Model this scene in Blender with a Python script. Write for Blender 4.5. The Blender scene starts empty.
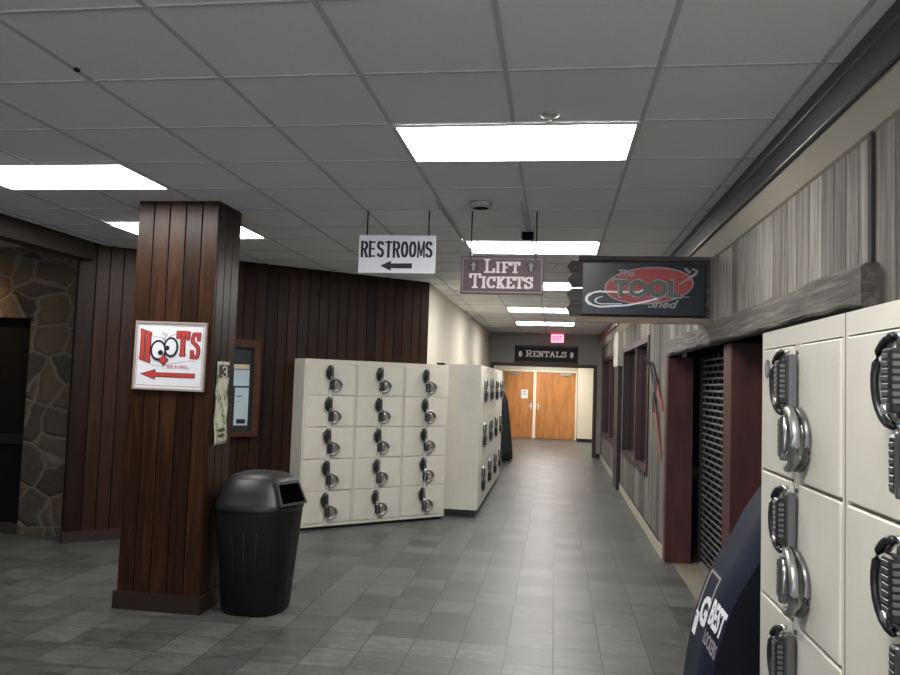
import bpy, math, random
from mathutils import Matrix, Vector
C = bpy.context.scene.collection
PI = math.pi

# ------------------------------------------------------------------ camera
cam_data = bpy.data.cameras.new('camera')
cam = bpy.data.objects.new('camera', cam_data); C.objects.link(cam)
F_PX, PITCH, ROLL, YAW, EYE = 746.07, 0.0590, 0.0339, 0.1414, 1.7273
cy, sy, cp, sp = math.cos(YAW), math.sin(YAW), math.cos(PITCH), math.sin(PITCH)
Fv = Vector((-sy*cp, cy*cp, sp)); R0 = Vector((cy, sy, 0)); U0 = R0.cross(Fv)
Rv = math.cos(ROLL)*R0 + math.sin(ROLL)*U0
Uv = -math.sin(ROLL)*R0 + math.cos(ROLL)*U0
mt = Matrix((Rv, Uv, -Fv)).transposed().to_4x4(); mt.translation = (0, 0, EYE)
cam.matrix_world = mt
cam_data.sensor_width = 36; cam_data.lens = F_PX/900*36
cam_data.clip_start = 0.05; cam_data.clip_end = 100
bpy.context.scene.camera = cam

# ------------------------------------------------------------------ world, exposure
w = bpy.data.worlds.new('world'); bpy.context.scene.world = w; w.use_nodes = True
w.node_tree.nodes['Background'].inputs[0].default_value = (0.05, 0.05, 0.055, 1)
w.node_tree.nodes['Background'].inputs[1].default_value = 0.2
vs = bpy.context.scene.view_settings
vs.view_transform = 'Standard'; vs.look = 'None'; vs.gamma = 1; vs.use_curve_mapping = False
vs.exposure = 1.36
PANEL = 11.0          # strength of the ceiling panels
bpy.context.scene.cycles.use_denoising = True

# ------------------------------------------------------------------ materials
def srgb(r, g, b):
    f = lambda c: (c/255/12.92) if c/255 <= .04045 else ((c/255+.055)/1.055)**2.4
    return (f(r), f(g), f(b), 1)
MATS = {}
def mat(name, col, rough=.6, metal=0, spec=.5, emit=None, es=0):
    if name in MATS: return MATS[name]
    m = bpy.data.materials.new(name); m.use_nodes = True
    b = m.node_tree.nodes['Principled BSDF']
    b.inputs['Base Color'].default_value = col
    b.inputs['Roughness'].default_value = rough
    b.inputs['Metallic'].default_value = metal
    b.inputs['Specular IOR Level'].default_value = spec
    if emit:
        b.inputs['Emission Color'].default_value = emit
        b.inputs['Emission Strength'].default_value = es
    MATS[name] = m
    return m
class NT:
    def __init__(s, m): s.t = m.node_tree; s.n = s.t.nodes; s.b = s.n['Principled BSDF']
    def add(s, kind, **kw):
        n = s.n.new(kind)
        for k, v in kw.items(): setattr(n, k, v)
        return n
    def link(s, a, b): s.t.links.new(a, b)
    def coords(s, scale=(1,1,1), kind='Object'):
        tc = s.add('ShaderNodeTexCoord'); mp = s.add('ShaderNodeMapping')
        mp.inputs['Scale'].default_value = scale
        s.link(tc.outputs[kind], mp.inputs['Vector']); return mp.outputs[0]
    def noise(s, vec, scale, detail=4, rough=.5, dist=0):
        n = s.add('ShaderNodeTexNoise'); n.inputs['Scale'].default_value = scale
        n.inputs['Detail'].default_value = detail; n.inputs['Roughness'].default_value = rough
        n.inputs['Distortion'].default_value = dist
        s.link(vec, n.inputs['Vector']); return n.outputs['Fac']
    def ramp(s, fac, stops):
        r = s.add('ShaderNodeValToRGB'); e = r.color_ramp.elements
        while len(e) < len(stops): e.new(.5)
        for i, (p, c) in enumerate(stops): e[i].position = p; e[i].color = c
        s.link(fac, r.inputs['Fac']); return r.outputs['Color']
    def math(s, op, a, b=None, c=None):
        n = s.add('ShaderNodeMath', operation=op)
        for i, v in enumerate((a, b, c)):
            if v is None: continue
            if isinstance(v, (int, float)): n.inputs[i].default_value = v
            else: s.link(v, n.inputs[i])
        return n.outputs[0]
    def mix(s, fac, a, b, mode='MIX'):
        n = s.add('ShaderNodeMix', data_type='RGBA', blend_type=mode)
        for k, v in (('Factor', fac), ('A', a), ('B', b)):
            i = [q for q in n.inputs if q.name == k and (q.type == 'RGBA' or (k == 'Factor' and q.type == 'VALUE'))][0]
            if isinstance(v, (int, float, tuple)): i.default_value = v
            else: s.link(v, i)
        return [o for o in n.outputs if o.type == 'RGBA'][0]
    def bump(s, h, strength=.3, dist=.01):
        n = s.add('ShaderNodeBump'); n.inputs['Strength'].default_value = strength
        n.inputs['Distance'].default_value = dist
        s.link(h, n.inputs['Height']); s.link(n.outputs[0], s.b.inputs['Normal'])
    def island(s):
        return s.add('ShaderNodeNewGeometry').outputs['Random Per Island']
    def color(s, c): s.link(c, s.b.inputs['Base Color'])

def wood_mat(name, dark, mid, light, rough=.35, scale=(14, 14, .9), var=.5, bump=.15):
    m = mat(name, mid, rough); t = NT(m)
    v = t.coords(scale)
    isl = t.island()
    off = t.add('ShaderNodeVectorMath', operation='ADD')
    cmb = t.add('ShaderNodeCombineXYZ'); k = t.math('MULTIPLY', isl, 37.0)
    for i in range(3): t.link(k, cmb.inputs[i])
    t.link(v, off.inputs[0]); t.link(cmb.outputs[0], off.inputs[1])
    n = t.noise(off.outputs[0], 2.2, 6, .6, .6)
    n2 = t.noise(off.outputs[0], 9, 3, .6)
    f = t.math('ADD', t.math('MULTIPLY', n, .75), t.math('MULTIPLY', n2, .25))
    f = t.math('ADD', f, t.math('MULTIPLY', t.math('SUBTRACT', isl, .5), var))
    c = t.ramp(f, [(.28, dark), (.52, mid), (.78, light)])
    t.color(c); t.bump(n2, bump, .004)
    if rough < .5: t.b.inputs['Specular IOR Level'].default_value = .22
    return m
M_panel = wood_mat('varnished_brown_board', srgb(22,12,8), srgb(40,24,16), srgb(62,38,26), .42, var=.30)
M_col = wood_mat('column_board', srgb(27,16,11), srgb(46,28,18), srgb(78,49,30), .34, var=.2)
M_weather = wood_mat('weathered_grey_board', srgb(58,55,50), srgb(108,104,97), srgb(158,153,144), .85, (14, 14, .8), var=.32, bump=.4)
M_beam = wood_mat('weathered_beam', srgb(48,45,42), srgb(92,88,82), srgb(140,135,127), .85, (10, .9, 16), var=.1, bump=.9)
M_plank = wood_mat('dark_weathered_plank', srgb(34,31,30), srgb(60,55,52), srgb(95,88,82), .8, (1.2, 16, 16), var=.2, bump=.4)
M_rail = wood_mat('tan_wood_rail', srgb(82,70,58), srgb(120,104,86), srgb(150,134,112), .7, (1.2, 16, 16), var=.1)
M_door = wood_mat('birch_door_veneer', srgb(150,96,52), srgb(184,124,72), srgb(206,150,95), .4, (5, 5, .6), var=.1, bump=.05)
M_frame = wood_mat('brown_case_frame', srgb(46,28,20), srgb(70,45,33), srgb(92,62,46), .4, (9, 9, 9), var=.1)
M_dframe = mat('dark_brown_door_frame', srgb(62,46,34), .5)
M_red = mat('barn_red_paint', srgb(92,38,36), .55)
_t = NT(M_red); _n = _t.noise(_t.coords((3,3,.8)), 3, 6, .65)
_t.color(_t.ramp(_n, [(.3, srgb(50,22,23)), (.6, srgb(76,33,32)), (.8, srgb(92,46,42))]))
M_maroon = mat('dark_maroon_window_frame', srgb(58,36,38), .5)
M_glassdark = mat('dark_window_glass', srgb(22,18,22), .12)
M_black = mat('black_plinth', srgb(20,19,19), .5)
M_void = mat('unlit_dark_paint', srgb(13,12,13), .9, spec=.2)  # near-black stands in for unlit space; also colours dark fittings
M_white = mat('locker_white_enamel', srgb(214,212,203), .42)
_t = NT(M_white); _n = _t.noise(_t.coords((1,1,1)), 3, 5, .6)
_t.color(_t.ramp(_n, [(.3, srgb(208,203,190)), (.7, srgb(220,215,203))]))
M_seam = mat('locker_inner_grey', srgb(120,118,110), .6)
M_lockdark = mat('lock_black_plastic', srgb(38,37,38), .28)
M_chrome = mat('lock_brushed_chrome', srgb(215,215,212), .28, .9)
M_lockgrey = mat('lock_grey_metal', srgb(120,120,120), .35, .8)
M_cream = mat('cream_wall_paint', srgb(206,200,184), .75)
M_greywall = mat('grey_wall_paint', srgb(142,138,135), .75)
M_greyceil = mat('smooth_grey_ceiling', srgb(190,188,185), .9)
M_cornice = mat('cornice_cream_paint', srgb(140,132,119), .6)
M_rod = mat('black_rod', srgb(30,30,30), .4, .6)
M_conduit = mat('pale_conduit', srgb(175,172,168), .5)
M_signwhite = mat('sign_white', srgb(226,226,230), .45)
M_signblack = mat('sign_black_letter', srgb(22,22,34), .5)
M_signmaroon = mat('sign_plum_panel', srgb(70,46,50), .5)
M_signcream = mat('sign_cream_letter', srgb(222,206,208), .5)
M_signdark = mat('sign_dark_panel', srgb(18,18,19), .55, spec=.3)
M_signgrey = mat('sign_grey_trim', srgb(140,135,136), .5)
M_navy = mat('navy_fabric', srgb(17,24,42), .75, spec=.25)
M_navyshade = mat('navy_fabric_shaded', srgb(12,14,22), .8, spec=.2)  # same navy darkened, the side's shade put into the colour
M_tan = mat('tan_concrete', srgb(112,104,90), .7)
M_can = mat('charcoal_plastic', srgb(16,17,18), .6, spec=.3)
M_grille = mat('galvanised_grille', srgb(150,150,148), .4, .7)
M_red2 = mat('logo_red', srgb(188,58,52), .5)
M_red3 = mat('oval_red', srgb(150,58,60), .5)
M_redline = mat('letter_dark_outline', srgb(92,30,30), .5)
M_alum = mat('aluminium_sign_frame', srgb(176,160,150), .4, .3)
M_green = mat('logo_dark_green', srgb(44,86,74), .5)
M_ring = mat('lock_satin_ring', srgb(165,165,163), .38, .85)
M_paper = mat('white_paper', srgb(225,225,218), .7)
M_bluepaper = mat('bluish_paper', srgb(170,188,196), .6)
M_cloth = mat('black_cloth', srgb(22,23,27), .85)
M_panel_light = mat('lit_panel_diffuser', srgb(240,240,240), .6, emit=(1, .985, .96, 1), es=PANEL)
M_exit = mat('exit_sign_lit_face', srgb(240,120,130), .5, emit=(1, .12, .16, 1), es=2.2)
M_exitletter = mat('exit_sign_lit_letter', srgb(255,40,60), .5, emit=(1, .02, .05, 1), es=2.5)
M_tbar = mat('ceiling_grid_metal', srgb(196,194,194), .7)

# ceiling tiles (mineral board, fine fissures)
M_tile = mat('mineral_ceiling_tile', srgb(168,167,168), .9)
t = NT(M_tile); v = t.coords((1,1,1)); n = t.noise(v, 60, 3, .6); n2 = t.noise(v, .8, 3, .5)
bk = t.add('ShaderNodeTexBrick'); bk.offset = 0; bk.inputs['Scale'].default_value = 1
bk.inputs['Brick Width'].default_value = .6096; bk.inputs['Row Height'].default_value = .6096
bk.inputs['Mortar Size'].default_value = .0; bk.inputs['Color1'].default_value = srgb(232,231,233); bk.inputs['Color2'].default_value = srgb(242,241,243)
sh = t.add('ShaderNodeMapping'); sh.inputs['Location'].default_value = (1.4516+.6096*10, -2.365+.6096*20, 0)
t.link(v, sh.inputs['Vector']); t.link(sh.outputs[0], bk.inputs['Vector'])
c = t.mix(.35, bk.outputs['Color'], t.ramp(n, [(.35, srgb(228,227,228)), (.6, srgb(244,243,244))]))
c = t.mix(.3, c, t.ramp(n2, [(.3, srgb(228,226,222)), (.7, srgb(245,245,248))]))
t.color(c); t.bump(n, .2, .003)

# slate look floor tile
M_floor = mat('slate_floor_tile', srgb(110,112,112), .42)
t = NT(M_floor); v = t.coords((1,1,1))
sh = t.add('ShaderNodeMapping'); sh.inputs['Location'].default_value = (.2731+.3048*40, -5.04+.3048*60, 0)
t.link(v, sh.inputs['Vector'])
bk = t.add('ShaderNodeTexBrick'); bk.offset = 0; bk.offset_frequency = 1; bk.inputs['Scale'].default_value = 1
bk.inputs['Brick Width'].default_value = .3048; bk.inputs['Row Height'].default_value = .3048
bk.inputs['Mortar Size'].default_value = .005; bk.inputs['Mortar Smooth'].default_value = .3
bk.inputs['Color1'].default_value = (0,0,0,1); bk.inputs['Color2'].default_value = (1,1,1,1); bk.inputs['Mortar'].default_value = (.5,.5,.5,1)
t.link(sh.outputs[0], bk.inputs['Vector'])
sep = t.add('ShaderNodeSeparateColor'); t.link(bk.outputs['Color'], sep.inputs[0])
tilev = sep.outputs[0]
n = t.noise(t.coords((1.6, 5.0, 1)), 3.2, 10, .72, 1.4)
n3 = t.noise(t.coords((1,1,1)), .55, 3, .5)
f = t.math('ADD', t.math('MULTIPLY', n, .8), t.math('MULTIPLY', tilev, .13))
f = t.math('ADD', f, t.math('MULTIPLY', n3, .14))
c = t.ramp(f, [(.34, srgb(44,44,42)), (.49, srgb(70,71,69)), (.61, srgb(91,92,89)), (.78, srgb(124,124,120))])
c = t.mix(t.math('MULTIPLY', bk.outputs['Fac'], .8), c, srgb(36,36,35))
t.color(c)
r = t.ramp(n, [(.3, (.30,.30,.30,1)), (.7, (.48,.48,.48,1))]); t.link(r, t.b.inputs['Roughness'])
h = t.math('SUBTRACT', n, t.math('MULTIPLY', bk.outputs['Fac'], .8)); t.bump(h, .35, .004)

# field stone wall
M_stone = mat('field_stone', srgb(104,90,72), .85)
t = NT(M_stone); v = t.coords((1, 1, 1.35))
ns = t.add('ShaderNodeTexNoise'); ns.inputs['Scale'].default_value = 2.5; t.link(v, ns.inputs['Vector'])
mx = t.add('ShaderNodeVectorMath', operation='MULTIPLY_ADD'); mx.inputs[1].default_value = (.22,.22,.22)
t.link(ns.outputs['Color'], mx.inputs[0]); t.link(v, mx.inputs[2])
vo = t.add('ShaderNodeTexVoronoi', feature='DISTANCE_TO_EDGE'); vo.inputs['Scale'].default_value = 2.6; t.link(mx.outputs[0], vo.inputs['Vector'])
vc = t.add('ShaderNodeTexVoronoi', feature='F1'); vc.inputs['Scale'].default_value = 2.6; t.link(mx.outputs[0], vc.inputs['Vector'])
sp_ = t.add('ShaderNodeSeparateColor'); t.link(vc.outputs['Color'], sp_.inputs[0])
n = t.noise(v, 14, 6, .65)
f = t.math('ADD', t.math('MULTIPLY', sp_.outputs[0], .6), t.math('MULTIPLY', n, .4))
c = t.ramp(f, [(.2, srgb(50,46,41)), (.45, srgb(74,67,56)), (.65, srgb(92,77,58)), (.85, srgb(80,75,66))])
edge = t.ramp(vo.outputs['Distance'], [(.0, (1,1,1,1)), (.025, (1,1,1,1)), (.05, (0,0,0,1))])
c = t.mix(t.math('MULTIPLY', edge, .6), c, srgb(118,110,97)); t.color(c)
hh = t.math('ADD', t.ramp(vo.outputs['Distance'], [(0,(0,0,0,1)),(.12,(1,1,1,1))]), t.math('MULTIPLY', n, .4)); t.bump(hh, .55, .03)

# ------------------------------------------------------------------ mesh builder
class MB:
    def __init__(s, mats): s.v = []; s.f = []; s.m = []; s.mats = mats if isinstance(mats, (list, tuple)) else [mats]; s.sm = []
    def add(s, vs, fs, m=0, smooth=False):
        o = len(s.v); s.v += [tuple(p) for p in vs]
        for f in fs: s.f.append(tuple(i+o for i in f)); s.m.append(m); s.sm.append(smooth)
        return s
    def box(s, x0, x1, y0, y1, z0, z1, m=0):
        if x0 > x1: x0, x1 = x1, x0
        if y0 > y1: y0, y1 = y1, y0
        if z0 > z1: z0, z1 = z1, z0
        vs = [(x0,y0,z0),(x1,y0,z0),(x1,y1,z0),(x0,y1,z0),(x0,y0,z1),(x1,y0,z1),(x1,y1,z1),(x0,y1,z1)]
        return s.add(vs, [(0,3,2,1),(4,5,6,7),(0,1,5,4),(1,2,6,5),(2,3,7,6),(3,0,4,7)], m)
    def cbox(s, x0, x1, y0, y1, z0, z1, c, m=0):      # box with chamfered edges
        P = []
        xs, ys, zs = (x0, x1), (y0, y1), (z0, z1)
        import itertools
        idx = {}
        for i, j, k in itertools.product((0,1), repeat=3):
            sx, sy_, sz = (1,-1)[i], (1,-1)[j], (1,-1)[k]
            for a in range(3):
                p = [xs[i]+sx*c, ys[j]+sy_*c, zs[k]+sz*c]; p[a] -= (sx,sy_,sz)[a]*c
                idx[(i,j,k,a)] = len(P); P.append(tuple(p))
        Fs = []
        for a in range(3):
            b, d = (a+1)%3, (a+2)%3
            for e in (0,1):
                q = []
                for (u, w_) in ((0,0),(1,0),(1,1),(0,1)):
                    key = [0,0,0]; key[a] = e; key[b] = u; key[d] = w_
                    q.append(idx[(*key, a)])
                Fs.append(tuple(q if e else q[::-1]))
        for a in range(3):       # edges along axis a
            b, d = (a+1)%3, (a+2)%3
            for u in (0,1):
                for w_ in (0,1):
                    k0 = [0,0,0]; k1 = [0,0,0]; k0[b] = k1[b] = u; k0[d] = k1[d] = w_; k1[a] = 1
                    q = [idx[(*k0,b)], idx[(*k1,b)], idx[(*k1,d)], idx[(*k0,d)]]
                    Fs.append(tuple(q if (u != w_) else q[::-1]))
        for key in itertools.product((0,1), repeat=3):
            q = [idx[(*key,0)], idx[(*key,1)], idx[(*key,2)]]
            Fs.append(tuple(q if sum(key) % 2 else q[::-1]))
        return s.add(P, Fs, m)
    def prism(s, pts, fn, a, b, m=0, smooth=False):   # fn(u, v, t) -> xyz
        n = len(pts); vs = [fn(u, v, a) for u, v in pts] + [fn(u, v, b) for u, v in pts]
        fs = [tuple(range(n))[::-1], tuple(range(n, 2*n))]
        s.add(vs, fs, m)
        o = len(s.v)-2*n
        for i in range(n):
            j = (i+1) % n; s.f.append((o+i, o+j, o+n+j, o+n+i)); s.m.append(m); s.sm.append(smooth)
        return s
    def tube(s, pts, r, m=0, seg=8, cap=True):
        pts = [Vector(p) for p in pts]; rings = []
        for i, p in enumerate(pts):
            d = (pts[min(i+1, len(pts)-1)] - pts[max(i-1, 0)]).normalized()
            up = Vector((0,0,1)) if abs(d.z) < .9 else Vector((1,0,0))
            a = d.cross(up).normalized(); b = d.cross(a)
            rr = r[i] if isinstance(r, (list, tuple)) else r
            rings.append([p + a*rr*math.cos(2*PI*k/seg) + b*rr*math.sin(2*PI*k/seg) for k in range(seg)])
        vs = [q for rg in rings for q in rg]; fs = []
        for i in range(len(pts)-1):
            for k in range(seg):
                k2 = (k+1) % seg; fs.append((i*seg+k, i*seg+k2, (i+1)*seg+k2, (i+1)*seg+k))
        s.add(vs, fs, m, True)
        if cap:
            o = len(s.v)-len(vs)
            s.f += [tuple(o+k for k in range(seg))[::-1], tuple(o+(len(pts)-1)*seg+k for k in range(seg))]
            s.m += [m, m]; s.sm += [False, False]
        return s
    def loft(s, rings, m=0, cap=True, smooth=True):   # rings of equal length
        n = len(rings[0]); o = len(s.v); vs = [p for r in rings for p in r]; fs = []
        for i in range(len(rings)-1):
            for k in range(n):
                k2 = (k+1) % n; fs.append((i*n+k, i*n+k2, (i+1)*n+k2, (i+1)*n+k))
        s.add(vs, fs, m, smooth)
        if cap:
            s.f += [tuple(o+k for k in range(n))[::-1], tuple(o+(len(rings)-1)*n+k for k in range(n))]
            s.m += [m, m]; s.sm += [False, False]
        return s
    def build(s, name, parent=None, loc=None, fix=True):
        me = bpy.data.meshes.new(name); me.from_pydata(s.v, [], s.f)
        for q in s.mats: me.materials.append(q)
        me.polygons.foreach_set('material_index', s.m)
        me.polygons.foreach_set('use_smooth', s.sm)
        if fix:
            import bmesh
            bm = bmesh.new(); bm.from_mesh(me); bmesh.ops.recalc_face_normals(bm, faces=bm.faces); bm.to_mesh(me); bm.free()
        me.update()
        o = bpy.data.objects.new(name, me); C.objects.link(o)
        if parent: o.parent = parent
        if loc: o.location = loc
        return o

def empty(name, loc, rz=0):
    o = bpy.data.objects.new(name, None); C.objects.link(o); o.location = loc; o.rotation_euler = (0,0,rz)
    o.empty_display_size = .1
    return o
def tag(o, label, cat, group=None, kind=None):
    o['label'] = label; o['category'] = cat
    if group: o['group'] = group
    if kind: o['kind'] = kind
    return o
def struct(mb, name, parent=None):
    o = mb.build(name, parent)
    if not parent: o['kind'] = 'structure'
    return o

# --- lettering -----------------------------------------------------
def sans(mb, text, x, z, wd, ht, y0, y1, m, bold=0.0, shear=0, fn=None):
    """built in font, fitted into the box (x, z, wd, ht); returned as solid between y0 and y1 in the mb frame"""
    cu = bpy.data.curves.new('t', 'FONT'); cu.body = text; cu.size = 1; cu.offset = bold; cu.shear = shear
    cu.resolution_u = 3; cu.extrude = .5
    ob = bpy.data.objects.new('t', cu); C.objects.link(ob)
    dg = bpy.context.evaluated_depsgraph_get(); me = ob.evaluated_get(dg).to_mesh()
    vs = [v.co.copy() for v in me.vertices]; fs = [tuple(p.vertices) for p in me.polygons]
    ob.evaluated_get(dg).to_mesh_clear()
    bpy.data.objects.remove(ob); bpy.data.curves.remove(cu)
    x0 = min(v.x for v in vs); x1 = max(v.x for v in vs); z0 = min(v.y for v in vs); z1 = max(v.y for v in vs)
    out = []
    for v in vs:
        u = x + (v.x-x0)/(x1-x0)*wd; q = z + (v.y-z0)/(z1-z0)*ht
        yy = y0 if v.z > 0 else y1
        out.append(fn(u, q, yy) if fn else (u, yy, q))
    mb.add(out, fs, m)
def arc(cx, cz, rx, rz, a0, a1, n=10):
    return [(cx+rx*math.cos(math.radians(a0+(a1-a0)*i/n)), cz+rz*math.sin(math.radians(a0+(a1-a0)*i/n))) for i in range(n+1)]
G = {
 'L': [[(.3,0),(.3,1)], [(.05,1),(.55,1)], [(.05,0),(.95,0),(.95,.25)]],
 'I': [[(.5,0),(.5,1)], [(.15,1),(.85,1)], [(.15,0),(.85,0)]],
 'F': [[(.3,0),(.3,1)], [(.05,1),(.95,1),(.95,.75)], [(.3,.5),(.7,.5)], [(.05,0),(.55,0)]],
 'E': [[(.3,0),(.3,1)], [(.05,1),(.95,1),(.95,.78)], [(.3,.5),(.7,.5)], [(.05,0),(.95,0),(.95,.22)]],
 'T': [[(.5,0),(.5,1)], [(.04,.76),(.04,1),(.96,1),(.96,.76)], [(.25,0),(.75,0)]],
 'C': [arc(.52,.5,.44,.5,45,315,14), [(.87,.68),(.87,1)]],
 'K': [[(.25,0),(.25,1)], [(.03,1),(.48,1)], [(.03,0),(.48,0)], [(.25,.42),(.85,1)], [(.42,.55),(.85,0)], [(.65,1),(1,1)], [(.65,0),(1,0)]],
 'S': [[(.86,.72),(.86,1)], arc(.5,.74,.36,.26,25,200,8)+arc(.5,.26,.38,.26,70,-160,10), [(.12,.28),(.12,0)]],
 'R': [[(.25,0),(.25,1)], [(.03,1),(.55,1)]+arc(.6,.75,.28,.25,90,-90,8)+[(.25,.5)], [(.5,.5),(.85,0)], [(.03,0),(.48,0)], [(.68,0),(1,0)]],
 'N': [[(.2,0),(.2,1),(.8,0),(.8,1)], [(0,1),(.3,1)], [(0,0),(.4,0)], [(.6,1),(1,1)]],
 'A': [[(.12,0),(.5,1),(.88,0)], [(.27,.36),(.73,.36)], [(0,0),(.3,0)], [(.7,0),(1,0)]],
 'H': [[(.22,0),(.22,1)], [(.78,0),(.78,1)], [(.22,.5),(.78,.5)], [(0,1),(.42,1)], [(0,0),(.42,0)], [(.58,1),(1,1)], [(.58,0),(1,0)]],
 'O': [arc(.5,.5,.42,.5,0,360,18)],
 "'": [[(.5,1),(.4,.7)]],
}
def strokes(mb, polys, x, z, wd, ht, tk, y0, y1, m, fn=None):
    cnt = 0
    for pl in polys:
        for (a, b) in zip(pl[:-1], pl[1:]):
            ax, az, bx, bz = x+a[0]*wd, z+a[1]*ht, x+b[0]*wd, z+b[1]*ht
            dx, dz = bx-ax, bz-az; L = math.hypot(dx, dz)
            if L < 1e-6: continue
            k = tk*(1 if abs(dz) > abs(dx)*.6 else .62)/2
            nx, nz = -dz/L*k, dx/L*k; ex, ez = dx/L*k*.5, dz/L*k*.5
            q = [(ax+nx-ex, az+nz-ez), (bx+nx+ex, bz+nz+ez), (bx-nx+ex, bz-nz+ez), (ax-nx-ex, az-nz-ez)]
            g = fn or (lambda u, v, t: (u, t, v))
            cnt += 1; mb.prism(q, g, y0 + (y0-y1)*.012*(cnt % 17), y1, m)
def slab(mb, text, x, z, wd, ht, y0, y1, m, tk=.2, gap=.18, firstbig=0, fn=None):
    ws = [(.45 if ch == "'" else .6 if ch == 'I' else 1.25 if i == 0 and firstbig else 1) for i, ch in enumerate(text)]
    tot = sum(ws)+gap*(len(text)-1); k = wd/tot; cx = x
    for i, ch in enumerate(text):
        hh = ht*(1+firstbig) if i == 0 else ht
        if ch in G: strokes(mb, G[ch], cx, z, ws[i]*k, hh, tk*k, y0, y1, m, fn)
        cx += (ws[i]+gap)*k
def fan(mb, pts, y0, y1, m=0, fn=None):
    mb.prism(pts, fn or (lambda u, v, t: (u, t, v)), y0, y1, m)

random.seed(7)
T = .6096; GX, GY = -1.4516, 2.365; ZC = 3.0047
# ================================================================== THE SETTING
struct(MB(M_floor).box(-9, 1.20, -6, 27, -.1, 0), 'floor')
struct(MB(M_tan).box(1.20, 4.2, -6, 19, -.1, 0), 'floor_shop')
struct(MB([M_tile]).box(-4.62, 1.3, -6, 18.62, ZC, ZC+.1), 'ceiling')
struct(MB([M_greyceil]).box(-9, -4.75, -6, 10, ZC-.01, ZC+.1), 'ceiling_lounge')
g = MB(M_tbar)
for c in range(-5, 5):
    x = GX+c*T; g.box(x-.010, x+.010, -6, 18.6, ZC-.006, ZC+.004)
for r in range(-14, 27):
    y = GY+r*T; g.box(-4.6, 1.15, y-.007, y+.007, ZC-.005, ZC+.004)
struct(g, 'trim_1')
# header between the two ceilings
struct(MB(mat('header_brown', srgb(50,40,34), .6)).box(-4.84, -4.66, -6, 6.93, 2.83, ZC+.05), 'trim_2')

# diagonal panelled wall: u runs from the corridor corner to the left, n is out of the wall
P0 = Vector((-1.65, 9.52, 0)); D = Vector((-1.65+4.86, 9.52-6.86, 0)).normalized()*-1; N = Vector((-D.y, D.x, 0))
if N.y > 0: N = -N
ang_d = math.atan2(-D.y, -D.x)      # local x (to the right) = -D
def boards(mb, u0, u1, z0, z1, fn, w0=.128, jitter=0, th=.02, gap=.007, holes=(), m=0):
    u = u0
    while u < u1-1e-4:
        w_ = w0*(1+random.uniform(-jitter, jitter)); e = min(u+w_, u1)
        if u1-e < .04: e = u1
        segs = [(z0, z1)]
        for (a, b, c, d) in holes:
            if e > a+.001 and u < b-.001:
                ns_ = []
                for (p, q) in segs:
                    if d <= p or c >= q: ns_.append((p, q)); continue
                    if c > p: ns_.append((p, c))
                    if d < q: ns_.append((d, q))
                segs = ns_
        for (p, q) in segs:
            pts = [(u+gap*.5, 0), (u+gap*.5, th-.003), (u+gap*.5+.003, th), (e-gap*.5-.003, th), (e-gap*.5, th-.003), (e-gap*.5, 0)]
            mb.prism(pts, fn, p, q, m)
        u = e
wd = empty('wall_left', P0); wd['kind'] = 'structure'
LW = 4.10
mb = MB(M_panel); boards(mb, 0, LW, 0, ZC, lambda u, v, t: tuple(D*u + N*v + Vector((0,0,t))), .128, .04)
mb.build('panelling', wd)
MB(M_void).prism([(0,0),(LW,0),(LW,-.1),(0,-.1)], lambda u, v, t: tuple(D*u+N*v+Vector((0,0,t))), 0, ZC+.05).build('backing', wd)
struct(MB(mat('dark_brown_baseboard', srgb(48,32,26), .45)).prism([(0,.02),(LW,.02),(LW,.035),(0,.035)],
       lambda u, v, t: tuple(P0+D*u+N*v+Vector((0,0,t))), 0, .11), 'baseboard_left')

# stone wall with dark doorway
SY = 7.12
mb = MB(M_stone)
mb.box(-5.46, -4.74, SY, SY+.3, 0, ZC); mb.box(-9, -5.46, SY, SY+.3, 2.245, ZC)
mb.box(-9, -6.9, SY, SY+.3, 0, 2.245)
struct(mb, 'wall_stone')
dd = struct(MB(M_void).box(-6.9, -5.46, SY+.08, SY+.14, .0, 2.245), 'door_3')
MB(mat('black_door_trim', srgb(16,15,16), .6)).box(-6.9, -5.46, SY+.05, SY+.08, .92, 1.02).build('rail', dd)
struct(MB(mat('charcoal_threshold', srgb(46,42,40), .7)).box(-6.9, -5.46, SY+.01, SY+.08, 0, .10), 'baseboard_stone')

# corridor left wall and far wall
struct(MB(M_cream).box(-1.80, -1.65, 9.53, 18.6, 0, ZC), 'wall_corridor')
FY = 18.6
mb = MB(M_greywall)
mb.box(-1.80, -1.52, FY, FY+.15, 0, ZC); mb.box(1.0, 1.6, FY, FY+.15, 0, ZC); mb.box(-1.52, 1.0, FY, FY+.15, 2.24, ZC)
struct(mb, 'wall_far')
mb = MB(M_dframe)
mb.box(-1.60, -1.52, FY-.03, FY+.18, 0, 2.25); mb.box(.935, 1.015, FY-.03, FY+.18, 0, 2.25); mb.box(-1.52, .935, FY-.03, FY+.18, 2.17, 2.25)
struct(mb, 'trim_3')
struct(MB(M_black).box(1.015, 1.12, FY-.02, FY, 0, .1), 'baseboard_far')
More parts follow.
